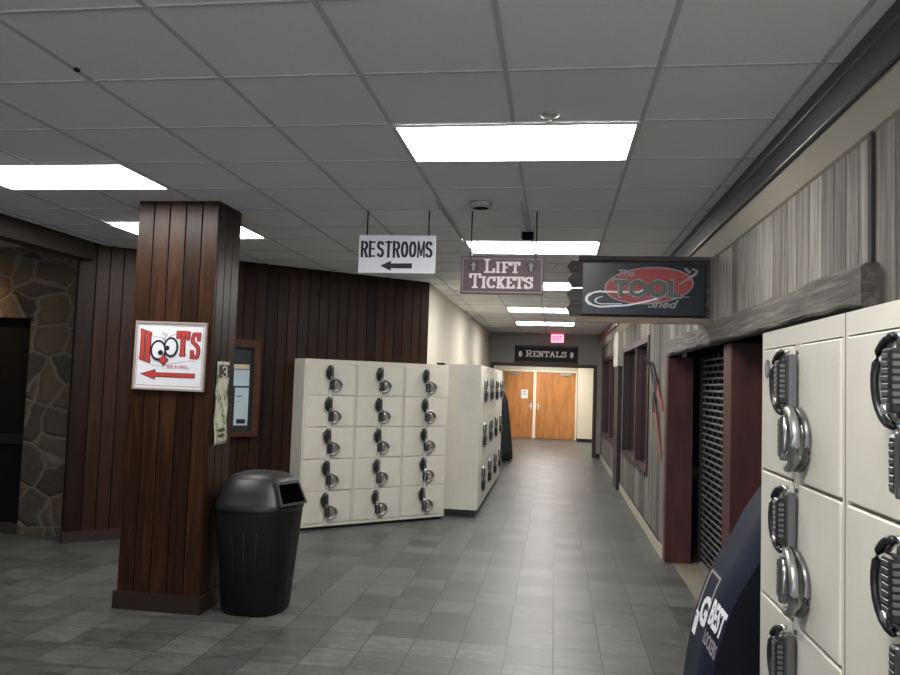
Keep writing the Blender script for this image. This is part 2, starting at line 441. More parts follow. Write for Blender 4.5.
# room beyond the frame
struct(MB(M_greyceil).box(-3, 2, FY+.15, 26, 2.62, 2.7), 'ceiling_beyond')
struct(MB(M_cream).box(-3, 2, 24.42, 24.55, 0, 2.7), 'wall_beyond')
struct(MB(M_cream).box(-3.1, -3, FY+.15, 24.5, 0, 2.7), 'wall_beyond_left')
struct(MB(M_cream).box(1.9, 2, FY+.15, 24.5, 0, 2.7), 'wall_beyond_right')
struct(MB(mat('ivory_paint', srgb(226,214,190), .7)).box(.72, 1.9, 23.6, 24.40, 0.10, 2.6), 'wall_beyond_front')
struct(MB(M_black).box(.72, 1.9, 23.58, 24.40, 0, .10), 'baseboard_beyond')
for i, (a, b) in enumerate(((-1.60, -.685), (-.59, .66))):
    d = struct(MB(M_door).cbox(a, b, 24.34, 24.39, .01, 2.13, .004), 'door_%d' % (i+1))
    mb = MB(M_chrome)
    hx = b-.06 if i == 0 else a+.07
    mb.box(hx-.025, hx+.025, 24.325, 24.34, .93, 1.12); mb.tube([(hx, 24.34, 1.03), (hx, 24.28, 1.03), (hx+.1*(1 if i else -1), 24.275, 1.03)], .011)
    mb.build('door_handle', d)
    cx = (a+.32) if i == 0 else (b-.32)
    mb = MB(mat('closer_grey', srgb(170,165,160), .4, .4)); mb.cbox(cx-.17, cx+.17, 24.28, 24.34, 2.03, 2.10, .01)
    mb.tube([(cx, 24.30, 2.11), (cx+.2, 24.22, 2.11), (cx+.05, 24.33, 2.12)], .008); mb.build('door_closer', d)
mb = MB(mat('door_mullion_cream', srgb(232,222,200), .5)); mb.box(-.68, -.595, 24.33, 24.42, 0, 2.15); mb.box(-1.65, .70, 24.33, 24.42, 2.14, 2.19); mb.box(.665,.71,24.33,24.42,0,2.15)
struct(mb, 'trim_4')

# right wall -------------------------------------------------------
WX = 1.15
fnR = lambda u, v, t: (WX-v, u, t)      # u = y, v = out of wall (towards -x)
HOL = [(9.35, 12.75, .66, 2.38), (14.25, 18.1, .62, 2.38)]
mb = MB(M_weather)
boards(mb, 7.95, 18.6, .12, 2.69, fnR, .16, .35, .022, .008, HOL)
boards(mb, 2.87, 7.95, 2.06, 2.69, fnR, .17, .4, .022, .009)
boards(mb, -2.0, 2.85, 0, 2.69, fnR, .18, .4, .022, .009)
wr = empty('wall_right', (0,0,0)); wr['kind'] = 'structure'
mb.build('boarding', wr)
mb = MB(M_void)       # backing behind the boards, with the same openings
for (a, b, c, d) in ((7.95, 9.35, 0, ZC), (12.75, 14.25, 0, ZC), (18.1, 18.6, 0, ZC), (9.35, 12.75, 0, .66), (14.25, 18.1, 0, .62), (9.35, 12.75, 2.38, ZC), (14.25, 18.1, 2.38, ZC),
                     (2.85, 7.95, 2.10, ZC), (-6, 2.85, 0, ZC)):
    mb.box(WX, WX+.14, a, b, c, d)
mb.build('backing', wr)
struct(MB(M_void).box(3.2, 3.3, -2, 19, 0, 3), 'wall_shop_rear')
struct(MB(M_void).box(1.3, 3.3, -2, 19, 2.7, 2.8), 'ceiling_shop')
struct(MB(mat('seam_batten', srgb(46,44,42), .8)).box(WX-.035, WX, 2.845, 2.875, 2.2, 2.69), 'trim_9')
struct(MB(M_weather).box(WX-.05, WX, 5.45, 5.60, 2.18, 2.69), 'trim_10')
# baseboard: pale timber foot; black strip stands in for the shaded gap above
mb = MB([mat('pale_timber_foot', srgb(176,168,152), .7), M_black])
mb.box(WX-.035, WX, 7.95, 18.58, 0, .12, 0); mb.box(WX-.03, WX, 8.2, 18.58, .12, .145, 1)
struct(mb, 'baseboard_right')
# windows of the right wall
for i, (a, b, c, d) in enumerate(HOL):
    wnd = empty('window_%d' % (i+1), (WX, a, c)); wnd['kind'] = 'structure'
    L, Hh = b-a, d-c
    fr = MB(M_maroon)
    fr.box(-.03, .10, 0, .09, 0, Hh); fr.box(-.03, .10, L-.09, L, 0, Hh); fr.box(-.03, .10, .09, L-.09, Hh-.08, Hh); fr.box(-.045, .10, .09, L-.09, 0, .05)
    fr.box(-.01, .08, L*.47-.06, L*.47+.06, .05, Hh-.08)
    fr.build('window_frame', wnd)
    MB(M_glassdark).box(.07, .085, .09, L*.47-.06, .05, Hh-.08).build('pane', wnd)
    MB(M_glassdark).box(.07, .085, L*.47+.06, L-.09, .05, Hh-.08).build('pane', wnd)
# dark post between the windows with a pale cap box
struct(MB(mat('dark_post_paint', srgb(44,34,36), .5)).box(WX-.09, WX-.022, 12.95, 13.75, 0, 2.09), 'trim_5')
struct(MB(mat('pale_cap_paint', srgb(176,172,164), .7)).box(WX-.11, WX-.022, 12.9, 13.8, 2.09, 2.68), 'trim_6')
# cornice and black rail
fc = lambda u, v, t: (u, t, v)
mb = MB([mat('rail_black', srgb(30,30,33), .45), M_cornice, mat('fascia_grey', srgb(92,92,93), .8)])
mb.prism([(1.06,2.93),(1.3,2.93),(1.3,3.02),(1.06,3.02)], fc, -2, FY, 2)
mb.prism([(1.045,2.80),(1.3,2.80),(1.3,2.93),(1.045,2.93)], fc, -2, FY, 0)
mb.prism([(1.06,2.80),(1.3,2.80),(1.3,2.68),(1.13,2.68),(1.115,2.69)], fc, -2, FY, 1)
struct(mb, 'trim_7')
mb = MB(M_lockgrey); mb.tube([(1.045, -2, 2.925), (1.045, FY-.02, 2.925)], .006); mb.tube([(1.045, -2, 2.805), (1.045, FY-.02, 2.805)], .008)
struct(mb, 'trim_8')
# walls out of sight
mb = MB(M_greywall)
for q in ((-9, -4, 0, 3.1), (1.0, 3, 0, 3.1), (-4, 1.0, 0, .9), (-4, 1.0, 2.5, 3.1)): mb.box(q[0], q[1], -3.6, -3.5, q[2], q[3])
struct(mb, 'wall_rear')
wz = empty('window_3', (-4, -3.55, .9)); wz['kind'] = 'structure'      # unseen glowing windows, added behind the camera to brighten the ceiling
FILL_GLOW = mat('fill_glow_pane', srgb(200,215,235), .3, emit=(.78, .86, 1, 1), es=1.9)
for k in range(4): MB(FILL_GLOW).box(.04+k*1.25, 1.21+k*1.25, 0, .01, .04, 1.56).build('pane', wz)
mb = MB(M_dframe)
for k in range(5): mb.box(max(0, k*1.25-.04), min(5, k*1.25+.04), -.03, .04, .04, 1.56)
mb.box(0, 5, -.03, .04, 0, .04); mb.box(0, 5, -.03, .04, 1.56, 1.6); mb.build('window_frame', wz)
struct(MB(M_greywall).box(-9.1, -9, -6, 8, 0, 3.1), 'wall_outer_left')

# shop opening: lintel beam, red posts, grilles
mb = MB(M_beam)
prof = []
nseg = 24
rings = []
for i in range(nseg+1):
    y = 2.81+(7.50-2.81)*i/nseg; j = lambda s_: random.uniform(-s_, s_)
    zz0, zz1 = 2.055+j(.006)-(.02 if i in (0,) else 0), 2.205+j(.010)
    rings.append([(1.07+j(.006), y, zz0+.012), (1.082, y, zz0), (1.15, y, zz0), (1.15, y, zz1), (1.085, y, zz1), (1.07+j(.006), y, zz1-.014)])
mb.loft(rings, smooth=False)
tag(mb.build('lintel_beam'), 'rough weathered timber beam spanning the shuttered opening on the right wall', 'beam')
for k, (ya, yb, lab) in enumerate(((7.80, 7.95, 'dark red post at the far end of the shuttered opening'), (5.14, 5.37, 'dark red post between the two metal shutters'))):
    mb = MB(M_red)
    mb.cbox(1.13 if k == 0 else 1.15, 1.385 if k == 0 else 1.44, ya, yb, 0, 2.05, .006)
    tag(mb.build('red_post'), lab, 'post', 'red posts')
def grille(y0, y1, lab):
    r = empty('roller_grille', (1.47, y0, 0)); tag(r, lab, 'shutter', 'roller grilles')
    L = y1-y0; g = MB([M_grille, M_lockgrey]); z = .03; k = 0
    while z < 2.02:
        g.prism([(-.005, z), (.003, z+.004), (.003, z+.016), (-.005, z+.020), (-.008, z+.010)], lambda u, v, t: (u, t, v), .02, L-.02)
        y = .08 + (.12 if k % 2 else 0)
        while y < L-.05:
            g.box(-.002, .004, y, y+.012, z+.018, z+.062, 1); y += .24
        z += .060; k += 1
    g.build('curtain', r)
    MB(mat('bottom_bar', srgb(150,150,148), .5, .4)).box(-.02, .02, .0, L, 0, .04).build('bottom_bar', r)
    for yy in (0, L-.05): MB(M_black).box(-.03, .03, yy, yy+.05, .04, 2.05).build('guide_rail', r)
grille(5.42, 7.78, 'metal roller grille between the two red posts')
grille(2.9, 5.12, 'metal roller grille partly hidden behind the near white lockers')
struct(MB(M_void).box(1.52, 1.6, 2.85, 7.95, 0.001, 2.1), 'shop_dark_sheet')  # dark sheet close behind the grilles, standing in for the unlit shop

# ================================================================== CEILING LIGHTS
def light_panel(x0, y0, lab, group=None, cols=2, k=1):
    r = empty('ceiling_light', (x0, y0, ZC)); tag(r, lab, 'ceiling light', group)
    Wd = T*cols
    fr = MB(mat('light_frame_white', srgb(205,205,205), .5))
    for (a, b, c, d) in ((0, Wd, 0, .02), (0, Wd, T-.02, T), (0, .02, .02, T-.02), (Wd-.02, Wd, .02, T-.02)): fr.box(a, b, c, d, -.014, -.007)
    fr.build('frame', r)
    pm = M_panel_light if k == 1 else mat('lit_panel_diffuser_%g' % k, srgb(240,240,240), .6, emit=(1, .985, .96, 1), es=PANEL*k)
    MB(pm).box(.02, Wd-.02, .02, T-.02, -.011, -.008).build('diffuser', r)
row = lambda k: GY+k*T
xa = GX+T
light_panel(xa, row(2), 'large lit ceiling panel nearest the camera, top centre')
light_panel(xa, row(7), 'lit ceiling panel just behind the maroon lift tickets sign')
light_panel(xa, row(12)-.3, 'lit ceiling panel beyond the signs, third along the corridor')
light_panel(xa, row(17)-.2, 'lit ceiling panel fourth along the corridor')
light_panel(xa, row(22)-.4, 'lit ceiling panel nearest the rentals sign')
light_panel(GX-4*T, 4.18, 'large lit ceiling panel at the left edge above the wooden column', k=.7)
light_panel(GX-4*T, 5.92, 'lit ceiling panel partly hidden behind the wooden column', k=.7)
light_panel(xa, row(-3), 'lit ceiling panel overhead outside the picture')
light_panel(-.9, 21.2, 'lit ceiling panel in the room beyond the door frame', k=1.2)
light_panel(-.9, 22.7, 'second lit ceiling panel, added to brighten the room beyond the door frame', k=1.2)  # extra panel put in to brighten the far room
bpy.data.objects['ceiling_light.009'].location.z = 2.62+.006
bpy.data.objects['ceiling_light.008'].location.z = 2.62+.006
# warm downlight over the stone wall (left of the frame)
r = empty('downlight', (-6.15, 6.55, ZC-.01)); tag(r, 'round warm downlight over the stone wall', 'ceiling light')
mb = MB([mat('downlight_trim', srgb(190,180,160), .5)]); ring = lambda rr, z, n=24: [(rr*math.cos(2*PI*k/n), rr*math.sin(2*PI*k/n), z) for k in range(n)]
mb.loft([ring(.09, 0), ring(.09, -.012), ring(.065, -.012), ring(.065, 0)], cap=False); mb.build('trim_ring', r)
mb = MB([mat('downlight_lamp', srgb(255,220,160), .5, emit=(1, .62, .3, 1), es=30)]); mb.loft([ring(.06, -.003), ring(.05, -.008)]); mb.build('lamp', r)
la = bpy.data.lights.new('downlight_beam', 'SPOT'); la.energy = 14; la.color = (1, .62, .32); la.spot_size = 1.3; la.spot_blend = .8; la.shadow_soft_size = .05
lo = bpy.data.objects.new('downlight_beam', la); C.objects.link(lo); lo.parent = r; lo.location = (0, 0, -.03); lo.rotation_euler = (math.radians(38), 0, 0)

# ceiling fittings
def disc_fitting(name, x, y, rad, lab, dark=True):
    mb = MB([mat('fitting_white', srgb(190,188,184), .4), M_void]); rg = lambda rr, z, n=20: [(rr*math.cos(2*PI*k/n), rr*math.sin(2*PI*k/n), z) for k in range(n)]
    mb.loft([rg(rad, 0), rg(rad, -.012), rg(rad*.82, -.03), rg(rad*.66, -.034)], cap=False)
    mb.loft([rg(rad*.66, -.033), rg(rad*.6, -.024)], 1)
    o = mb.build(name, loc=(x, y, ZC-.006)); return tag(o, lab, 'ceiling fitting')
disc_fitting('smoke_detector', -.553, 5.22, .085, 'round white ring fitting on the ceiling above the lift tickets sign')
def sprinkler(x, y, lab):
    r = empty('sprinkler', (x, y, ZC)); tag(r, lab, 'sprinkler', 'sprinkler heads')
    rg = lambda rr, z, n=16: [(rr*math.cos(2*PI*k/n), rr*math.sin(2*PI*k/n), z) for k in range(n)]
    MB(M_chrome).loft([rg(.045, 0), rg(.045, -.006), rg(.02, -.018)]).build('escutcheon', r)
    MB(M_chrome).tube([(0,0,-.012),(0,0,-.04)], .009).loft([rg(.024, -.042), rg(.026, -.046)]).build('deflector', r)
sprinkler(-.055, 3.49, 'small chrome sprinkler head just before the nearest lit ceiling panel')
sprinkler(-.03, 7.9, 'small chrome sprinkler head beyond the second lit ceiling panel')
tag(MB(M_conduit).tube([(-.865, 5.15, ZC-.012), (-.85, 6.6, ZC-.012)], .009).build('ceiling_conduit'), 'thin pale conduit running along the ceiling to the left end of a lit panel', 'conduit')
tag(MB(M_conduit).tube([(-.265, 5.15, ZC-.012), (-.265, 6.1, ZC-.012)], .007).build('ceiling_conduit'), 'thin pale conduit on the ceiling leading to the small dark sensor box', 'conduit')
r = empty('sensor_box', (-.255, 6.2, ZC)); tag(r, 'small dark sensor in a white bracket on the ceiling before the second lit panel', 'sensor')
MB(mat('fitting_white', srgb(190,188,184), .4)).box(-.06, -.05, -.03, .03, -.06, -.005).box(.05, .06, -.03, .03, -.06, -.005).box(-.05, .05, -.03, .03, -.010, -.005).build('bracket', r)
MB(M_void).cbox(-.05, .05, -.035, .035, -.075, -.006, .01).build('housing', r)

# ================================================================== WOODEN COLUMN
CX0, CX1, CY0, CY1 = -3.13, -2.49, 5.16, 5.56
col = empty('wooden_column', ((CX0+CX1)/2, (CY0+CY1)/2, 0)); tag(col, 'square column clad in brown vertical boards, holding the owl-eyed sign', 'column')
cxm, cym = (CX0+CX1)/2, (CY0+CY1)/2; hx, hy = (CX1-CX0)/2, (CY1-CY0)/2
mb = MB(M_col)
boards(mb, -hx, hx, 0, ZC-.001, lambda u, v, t: (u, -hy+.02-v, t), .128, .02)
boards(mb, -hx, hx, 0, ZC-.001, lambda u, v, t: (u, hy-.02+v, t), .128, .02)
boards(mb, -hy+.02, hy-.02, 0, ZC-.001, lambda u, v, t: (hx-.02+v, u, t), .12, .02)
boards(mb, -hy+.02, hy-.02, 0, ZC-.001, lambda u, v, t: (-hx+.02-v, u, t), .12, .02)
mb.box(-hx+.02, hx-.02, -hy+.02, hy-.02, 0, ZC-.001)
mb.build('cladding', col)
mb = MB(mat('column_base_brown', srgb(44,31,22), .45))
e = .018
mb.box(-hx-e, hx+e, -hy-e, -hy, 0, .125); mb.box(-hx-e, hx+e, hy, hy+e, 0, .125); mb.box(-hx-e, -hx, -hy, hy, 0, .125); mb.box(hx, hx+e, -hy, hy, 0, .125)
mb.build('base_trim', col)

# the owl-eyed sign on the column
SW, SH = .560, .505
s = empty('directional_sign', (-2.808, CY0-.003, 1.845)); tag(s, "square white sign with cartoon eyes and red left arrow on the wooden column", 'sign')
s.rotation_euler = (0, math.radians(0.5), 0)
MB(M_signwhite).box(-SW/2+.01, SW/2-.01, -.012, 0, -SH/2+.01, SH/2-.01).build('board', s)
fr = MB(M_alum)
for (a, b, c, d) in ((-SW/2, SW/2, SH/2-.014, SH/2), (-SW/2, SW/2, -SH/2, -SH/2+.014), (-SW/2, -SW/2+.014, -SH/2+.014, SH/2-.014), (SW/2-.014, SW/2, -SH/2+.014, SH/2-.014)): fr.box(a, b, -.02, 0, c, d)
for (a, b, c, d) in ((-.258,.255,.222,.226), (-.258,.255,-.222,-.218), (-.258,-.254,-.218,.222), (.251,.255,-.218,.222)): fr.box(a, b, -.0135, -.012, c, d)
fr.build('frame', s)
y0, y1 = -.0165, -.012
L = MB([M_redline, M_red2, M_signblack, M_signwhite, M_signgrey])
def warp(yo):
    return lambda u, v, t: (u, t, v)
for (m_, tk_, yy) in ((0, .040, -.0150), (1, .026, -.0162)):
    strokes(L, G['H'], -.236, -.020, .080, .205, tk_, yy, -.012, m_, lambda u, v, t: (u, t, v + (u+.236)*-.30))
    strokes(L, G['T'], .060, .012, .075, .165, tk_, yy, -.012, m_)
    strokes(L, G["'"], .122, .01, .035, .16, tk_*.5, yy, -.012, m_)
    strokes(L, G['S'], .163, -.008, .066, .180, tk_*.75, yy, -.012, m_, lambda u, v, t: (u, t, v))
for (ex, ez, rx, rz) in ((-.092, .040, .062, .076), (.006, .066, .056, .074)):
    fan(L, arc(ex, ez, rx, rz, 0, 345, 23), -.0185, -.012, 2)
    fan(L, arc(ex+.002, ez, rx*.76, rz*.78, 0, 345, 23), -.0200, -.0185, 3)
for (ex, ez, rr) in ((-.070, .022, .020), (-.020, .058, .018)):
    fan(L, arc(ex, ez, rr, rr, 0, 345, 23), -.0215, -.0200, 2)
fan(L, [(-.085,-.030), (-.045,.010), (-.010,-.030), (-.045,-.072)], -.0205, -.012, 0)
fan(L, [(-.077,-.030), (-.045,.000), (-.018,-.030), (-.045,-.062)], -.0215, -.0205, 1)
# ear lines and the small writing
strokes(L, [[(-.19,.165),(-.13,.140),(-.07,.135),(-.045,.105)], [(-.045,.105),(0,.150),(.09,.178),(.2,.165)], [(-.16,-.062),(-.1,-.075),(-.045,-.078),(.02,-.055),(.15,-.03),(.2,-.035)]], 0, 0, 1, 1, .005, -.0135, -.012, 4)
strokes(L, [[(-.045,.105),(-.045,.13)], [(-.055,.12),(-.035,.15)]], 0, 0, 1, 1, .006, -.0135, -.012, 4)
sans(L, 'The', -.075, .150, .045, .022, -.0135, -.012, 4)
sans(L, 'BAR & GRILL', -.02, -.085, .17, .020, -.0135, -.012, 1)
strokes(L, [[(-.02,-.092),(.16,-.088)]], 0, 0, 1, 1, .003, -.0135, -.012, 1)
ar = [(-.225,-.137), (-.105,-.100), (-.105,-.123), (.205,-.121), (.205,-.157), (-.105,-.157), (-.105,-.180)]
fan(L, ar, -.0135, -.012, 0)
ar = [(-.212,-.138), (-.110,-.108), (-.110,-.129), (.199,-.127), (.199,-.151), (-.110,-.151), (-.110,-.172)]
fan(L, ar, -.0150, -.0135, 1)
L.build('lettering', s)

# narrow curled poster on the column's side
s = empty('narrow_poster', (CX1+.002, 5.355, 1.51)); tag(s, 'narrow vertical poster with green sketches taped to the side of the wooden column', 'poster')
n_ = 14; rg = []
V_, F_ = [], []
for i in range(n_+1):
    z = -.31+.62*i/n_; k = 1-i/n_; wv = .006*math.sin(i*1.1)+.004
    for j in range(5):
        y = -.105+.21*j/4 - .018*k + .006*math.sin(i*1.3)
        V_.append((.003+wv*.5+.012*(k**3)*abs(j-2)/2, y, z))
for i in range(n_):
    for j in range(4): F_.append((i*5+j, i*5+j+1, (i+1)*5+j+1, (i+1)*5+j))
M_post = mat('poster_print', srgb(190,186,160), .7)
t = NT(M_post); v = t.coords((1, 1.3, .8)); n1 = t.noise(v, 26, 3, .7, 1.2); n2 = t.noise(v, 11, 2, .5)
c = t.ramp(n1, [(.42, srgb(200,196,172)), (.5, srgb(150,160,130)), (.58, srgb(86,96,70))])
t.color(t.mix(t.ramp(n2, [(.4, (0,0,0,1)), (.6, (1,1,1,1))]), srgb(200,196,174), c))
sheet = MB(M_post).add(V_, F_, 0, True).build('sheet', s, fix=False)
so = sheet.modifiers.new('thick', 'SOLIDIFY'); so.thickness = .001
mb = MB([mat('poster_ink', srgb(62,58,50), .7), mat('poster_pale', srgb(206,200,182), .7)])
fnp = lambda u, v, t: (t, u, v)
fan(mb, [(-.085,.19),(.085,.19),(.085,.285),(-.085,.285)], .015, .012, 0, fnp)
strokes(mb, [arc(.0,.252,.035,.022,160,-90,8)+arc(.0,.215,.038,.022,90,-160,8)], 0, 0, 1, 1, .016, .017, .014, 1, fnp)
mb.build('printed_figure', s)
for zz in (-.2, -.24):
    mb = MB(mat('poster_ink', srgb(62,58,50), .7)); fan(mb, [(-.08,zz),(.03,zz+.01),(.05,zz-.012),(-.02,zz-.02)], .018, .012, 0, fnp); mb.build('printed_mark', s)

# notice case on the panelled wall behind the column
s = empty('notice_case', P0 + D*2.585 + N*.021 + Vector((0,0,1.04)), ang_d); tag(s, 'brown framed notice case with pale papers behind the wooden column', 'notice case')
CWd, CH = .76, 1.08
fr = MB(M_frame)
for (a, b, c, d) in ((-CWd/2, CWd/2, 0, .06), (-CWd/2, CWd/2, CH-.09, CH), (-CWd/2, -CWd/2+.07, .06, CH-.09), (CWd/2-.07, CWd/2, .06, CH-.09)): fr.box(a, b, -.07, 0, c, d)
fr.build('frame', s)
MB(mat('case_back_slate', srgb(36,42,46), .4)).box(-CWd/2+.07, CWd/2-.07, -.012, -.0, .06, CH-.09).build('back_panel', s)
for (a, b, c, d, m_) in ((.12, .275, .12, .54, M_bluepaper), (.10, .275, .56, .74, M_bluepaper), (.08, .27, .75, .80, mat('cream_paper', srgb(190,178,150), .7)), (-.27, .05, .15, .8, M_bluepaper)):
    MB(m_).box(a, b, -.015, -.012, c, d).build('paper', s)
mb = MB(M_signblack); mb.box(.15, .25, -.017, -.015, .14, .19); mb.build('printed_block', s)
for q in ((.14,.20,-.017,-.015,.44,.45), (.14,.18,-.017,-.015,.38,.385)): MB(M_signblack).box(*q).build('printed_line', s)

# ================================================================== TRASH CAN
TX, TY = -2.165, 5.42
tc = empty('trash_can', (TX, TY, 0)); tag(tc, 'charcoal round trash can with a domed swing-flap lid beside the wooden column', 'trash can')
def sup(rx, z, p=2.6, n=40, ox=0, oy=0):
    out = []
    for k in range(n):
        a = 2*PI*k/n; c_, s_ = math.cos(a), math.sin(a)
        q = (abs(c_)**p+abs(s_)**p)**(-1/p); out.append((ox+rx*q*c_, oy+rx*q*s_, z))
    return out
mb = MB(M_can); mb.loft([sup(.225, 0), sup(.235, .012), sup(.30, .72), sup(.302, .76)])
mb.build('bin_body', tc)
mb = MB(M_can)
for k in range(20):                    # moulded ribs low on the body
    a = 2*PI*k/20; p0 = Vector(sup(.234, .04)[k*2]); p1 = Vector(sup(.285, .60)[k*2])
    mb.tube([p0, p1], .005, seg=5)
o = mb.build('rib', tc); o['kind'] = 'stuff'
mb = MB(mat('charcoal_lid', srgb(27,28,29), .42))
mb.loft([sup(.308, .745), sup(.310, .752), sup(.310, .785), sup(.300, .80), sup(.275, .87), sup(.235, .95), sup(.205, .98), sup(.15, 1.0), sup(.05, 1.008)])
lid = mb.build('dome_lid', tc)
# opening: framed hood and dark flap facing right-front
hood = empty
ang = math.radians(-24)
fx, fz = math.cos(ang), 0
def onlid(u, v, t):   # u sideways, v height, t outwards
    rr = .330-(v-.80)*.48 + t
    return (math.cos(ang)*rr - math.sin(ang)*u, math.sin(ang)*rr + math.cos(ang)*u, v)
fan(mb := MB(mat('lid_hood_edge', srgb(50,51,52), .4)), [(-.135,.795),(.135,.795),(.115,.955),(-.115,.955)], -.06, .012, 0, onlid)
mb.build('flap_frame', tc)
fan(mb := MB(mat('flap_black', srgb(3,3,3), .95, spec=0)), [(-.112,.812),(.112,.812),(.098,.940),(-.098,.940)], .010, .015, 0, onlid)
mb.build('flap', tc)

# ================================================================== LOCKERS
def lock_mesh(name, kind):
    """built facing -y, hinge plate at x=0, handle bulging to +x; mirrored by flipping x"""
    mb = MB([M_lockdark, M_chrome, M_lockgrey, M_ring])
    sx = -1 if kind == 'upper' else 1
    H2 = .078
    X = lambda x: sx*x
    def cb(a, b, y, z0_, z1_, c_, m_): mb.cbox(*sorted((X(a), X(b))), y, 0, z0_, z1_, c_, m_)
    if kind == 'upper':
        H2 = .080
        cb(-.004, .034, -.026, -.068, .072, .004, 2)
        cb(.004, .044, -.046, -.056, .056, .004, 0)
        for i in range(7): mb.cbox(*sorted((X(.012), X(.036))), -.0485, -.046, .038-.013*i, .047-.013*i, .001, 2); mb.cbox(*sorted((X(.0015), X(.004))), -.044, -.030, .038-.013*i, .046-.013*i, .001, 2)
        x0_, wd_ = .036, .054
    else:
        H2 = .074
        cb(-.046, -.006, -.040, -.052, .050, .005, 0)
        cb(-.008, .002, -.046, -.056, .056, .003, 2)
        for i in range(6): mb.cbox(*sorted((X(-.038), X(-.020))), -.0425, -.040, .028-.014*i, .037-.014*i, .001, 2)
        x0_, wd_ = .000, .094
    an = [math.radians(88-16*i) for i in range(12)]
    pts = [(X(x0_), -.026, H2*.96)] + [(X(x0_+wd_*math.cos(a)), -.028-.010*math.cos(a), H2*math.sin(a)) for a in an] + [(X(x0_), -.026, -H2*.96)]
    if kind == 'upper':
        mb.tube(pts, .0075, 0, 8); mb.tube([(p[0]*1.0, p[1]+.012, p[2]*1.0) for p in pts], .0085, 1, 6)
        ns, nr = 12, 6; V = []; Fc = []
        for i in range(nr+1):
            r_ = i/nr
            for j in range(ns+1):
                a = math.radians(90-180*j/ns)
                V.append((X(x0_+wd_*r_*math.cos(a)), -.020-.020*math.sqrt(max(0, 1-r_*r_)), H2*r_*math.sin(a)))
        for i in range(nr):
            for j in range(ns):
                a0 = i*(ns+1)+j; Fc.append((a0, a0+1, a0+ns+2, a0+ns+1))
        mb.add(V, Fc, 0, True)
    else:
        mb.tube(pts, .0115, 3, 8); mb.tube([(p[0]*1.02, -.010, p[2]*1.02) for p in pts], .009, 2, 6)
        mb.tube([(X(.012), -.036, H2*.70), (X(.026), -.040, H2*.3), (X(.026), -.040, -H2*.3), (X(.012), -.036, -H2*.70)], .006, 1, 6)
        mb.loft([[(X(.035)+.034*math.cos(2*PI*k/16), -.001, .046*math.sin(2*PI*k/16)) for k in range(16)], [(X(.035)+.022*math.cos(2*PI*k/16), -.009, .032*math.sin(2*PI*k/16)) for k in range(16)]], 1)
    # cam screw
    if kind == 'upper':
        mb.tube([(X(.030), -.050, -.050), (X(.030), -.040, -.050)], .009, 1, 8)
        mb.tube([(X(.004), -.03, -.066), (X(.002), -.012, -.088)], [.009, .004], 1, 6)
    o = mb.build(name, fix=True); me = o.data; bpy.data.objects.remove(o); return me
LOCKU, LOCKL = lock_mesh('door_lock_u', 'upper'), lock_mesh('door_lock_l', 'lower')
# simple flat door mesh cache
def locker_bank(loc, rz, cols, rows, cw, rh, depth, zbot, ztop, lab, extra_end=True):
    r = empty('locker_bank', loc, rz); tag(r, lab, 'lockers', 'white locker banks')
    Wd = cols*cw; FR = .02
    body = MB([M_white, M_seam])
    body.box(0, Wd, FR, depth, zbot-.03, ztop, 0)
    body.box(0, Wd, 0, FR, ztop-.05, ztop, 0); body.box(0, Wd, 0, FR, zbot-.03, zbot+.004, 0)
    for c in range(cols+1):
        a = max(0, c*cw-.016); b = min(Wd, c*cw+.016); body.box(a, b, 0, FR, zbot+.004, ztop-.05, 0)
        if 0 < c < cols: body.box(c*cw-.002, c*cw+.002, -.0008, 0, zbot-.03, ztop, 1)
    body.build('body', r)
    MB(M_black).box(.02, Wd-.02, .03, depth-.02, 0, zbot-.03).build('plinth', r)
    zt = ztop-.05
    bar = .024
    for c in range(cols):
        strip = MB([M_white, M_lockgrey]); xm = c*cw+cw/2
        strip.box(xm-bar, xm+bar, .002, FR, zbot+.004, zt, 0)
        for k in range(rows):
            strip.tube([(xm, .003, zt-k*rh-.022), (xm, -.003, zt-k*rh-.022)], .006, 1, 8)
        strip.build('centre_strip', r)
    dms = {}
    for c in range(cols):
        for k in range(rows):
            z1 = zt-k*rh; z0 = z1-rh; xm = c*cw+cw/2
            for side in (0, 1):
                wdr = cw/2-.016-bar-.006
                if side not in dms:
                    d = MB([M_white]).cbox(0, wdr, -.004, .014, 0, rh-.008, .003).build('door', fix=True); dms[side] = d.data; bpy.data.objects.remove(d)
                d = bpy.data.objects.new('door', dms[side]); C.objects.link(d); d.parent = r
                d.location = (c*cw+.019 if side == 0 else xm+bar+.003, 0, z0+.004)
                lk = bpy.data.objects.new('door_lock', LOCKU if side == 0 else LOCKL); C.objects.link(lk); lk.parent = d
                lx = xm+.016 if side == 0 else xm+.032
                lz = z1-(.100 if side == 0 else .243) if rh < .5 else z1-(.20 if side == 0 else .37)
                lk.location = (lx-d.location.x, -.004, lz-d.location.z)
    return r
a1 = math.atan2(9.41-8.13, -1.34+2.79)
locker_bank((-2.80, 8.13, 0), a1, 3, 5, .648, .363, .33, .065, 1.935, 'wide white locker bank set at an angle against the dark wood panelling')
locker_bank((-.95, 9.64, 0), PI/2, 4, 3, 1.0, .595, .48, .12, 1.955, 'white locker bank along the left side of the corridor, seen from its end')
b3 = locker_bank((.62, 2.365, 0), -PI/2, 3, 5, .652, .355, .50, .075, 1.905, 'large white locker bank in the right foreground')
d0 = [c for c in b3.children if c.name.startswith('door')][0]
mb = MB([M_lockgrey, M_signgrey]); rg = lambda rr, y, n=20: [(rr*math.cos(2*PI*k/n), y, rr*math.sin(2*PI*k/n)) for k in range(n)]
mb.loft([rg(.027, 0), rg(.027, -.002)], 0); mb.loft([rg(.019, -.002), rg(.019, -.003)], 1)
mb.build('number_disc', d0, (.052, -.004, .292))
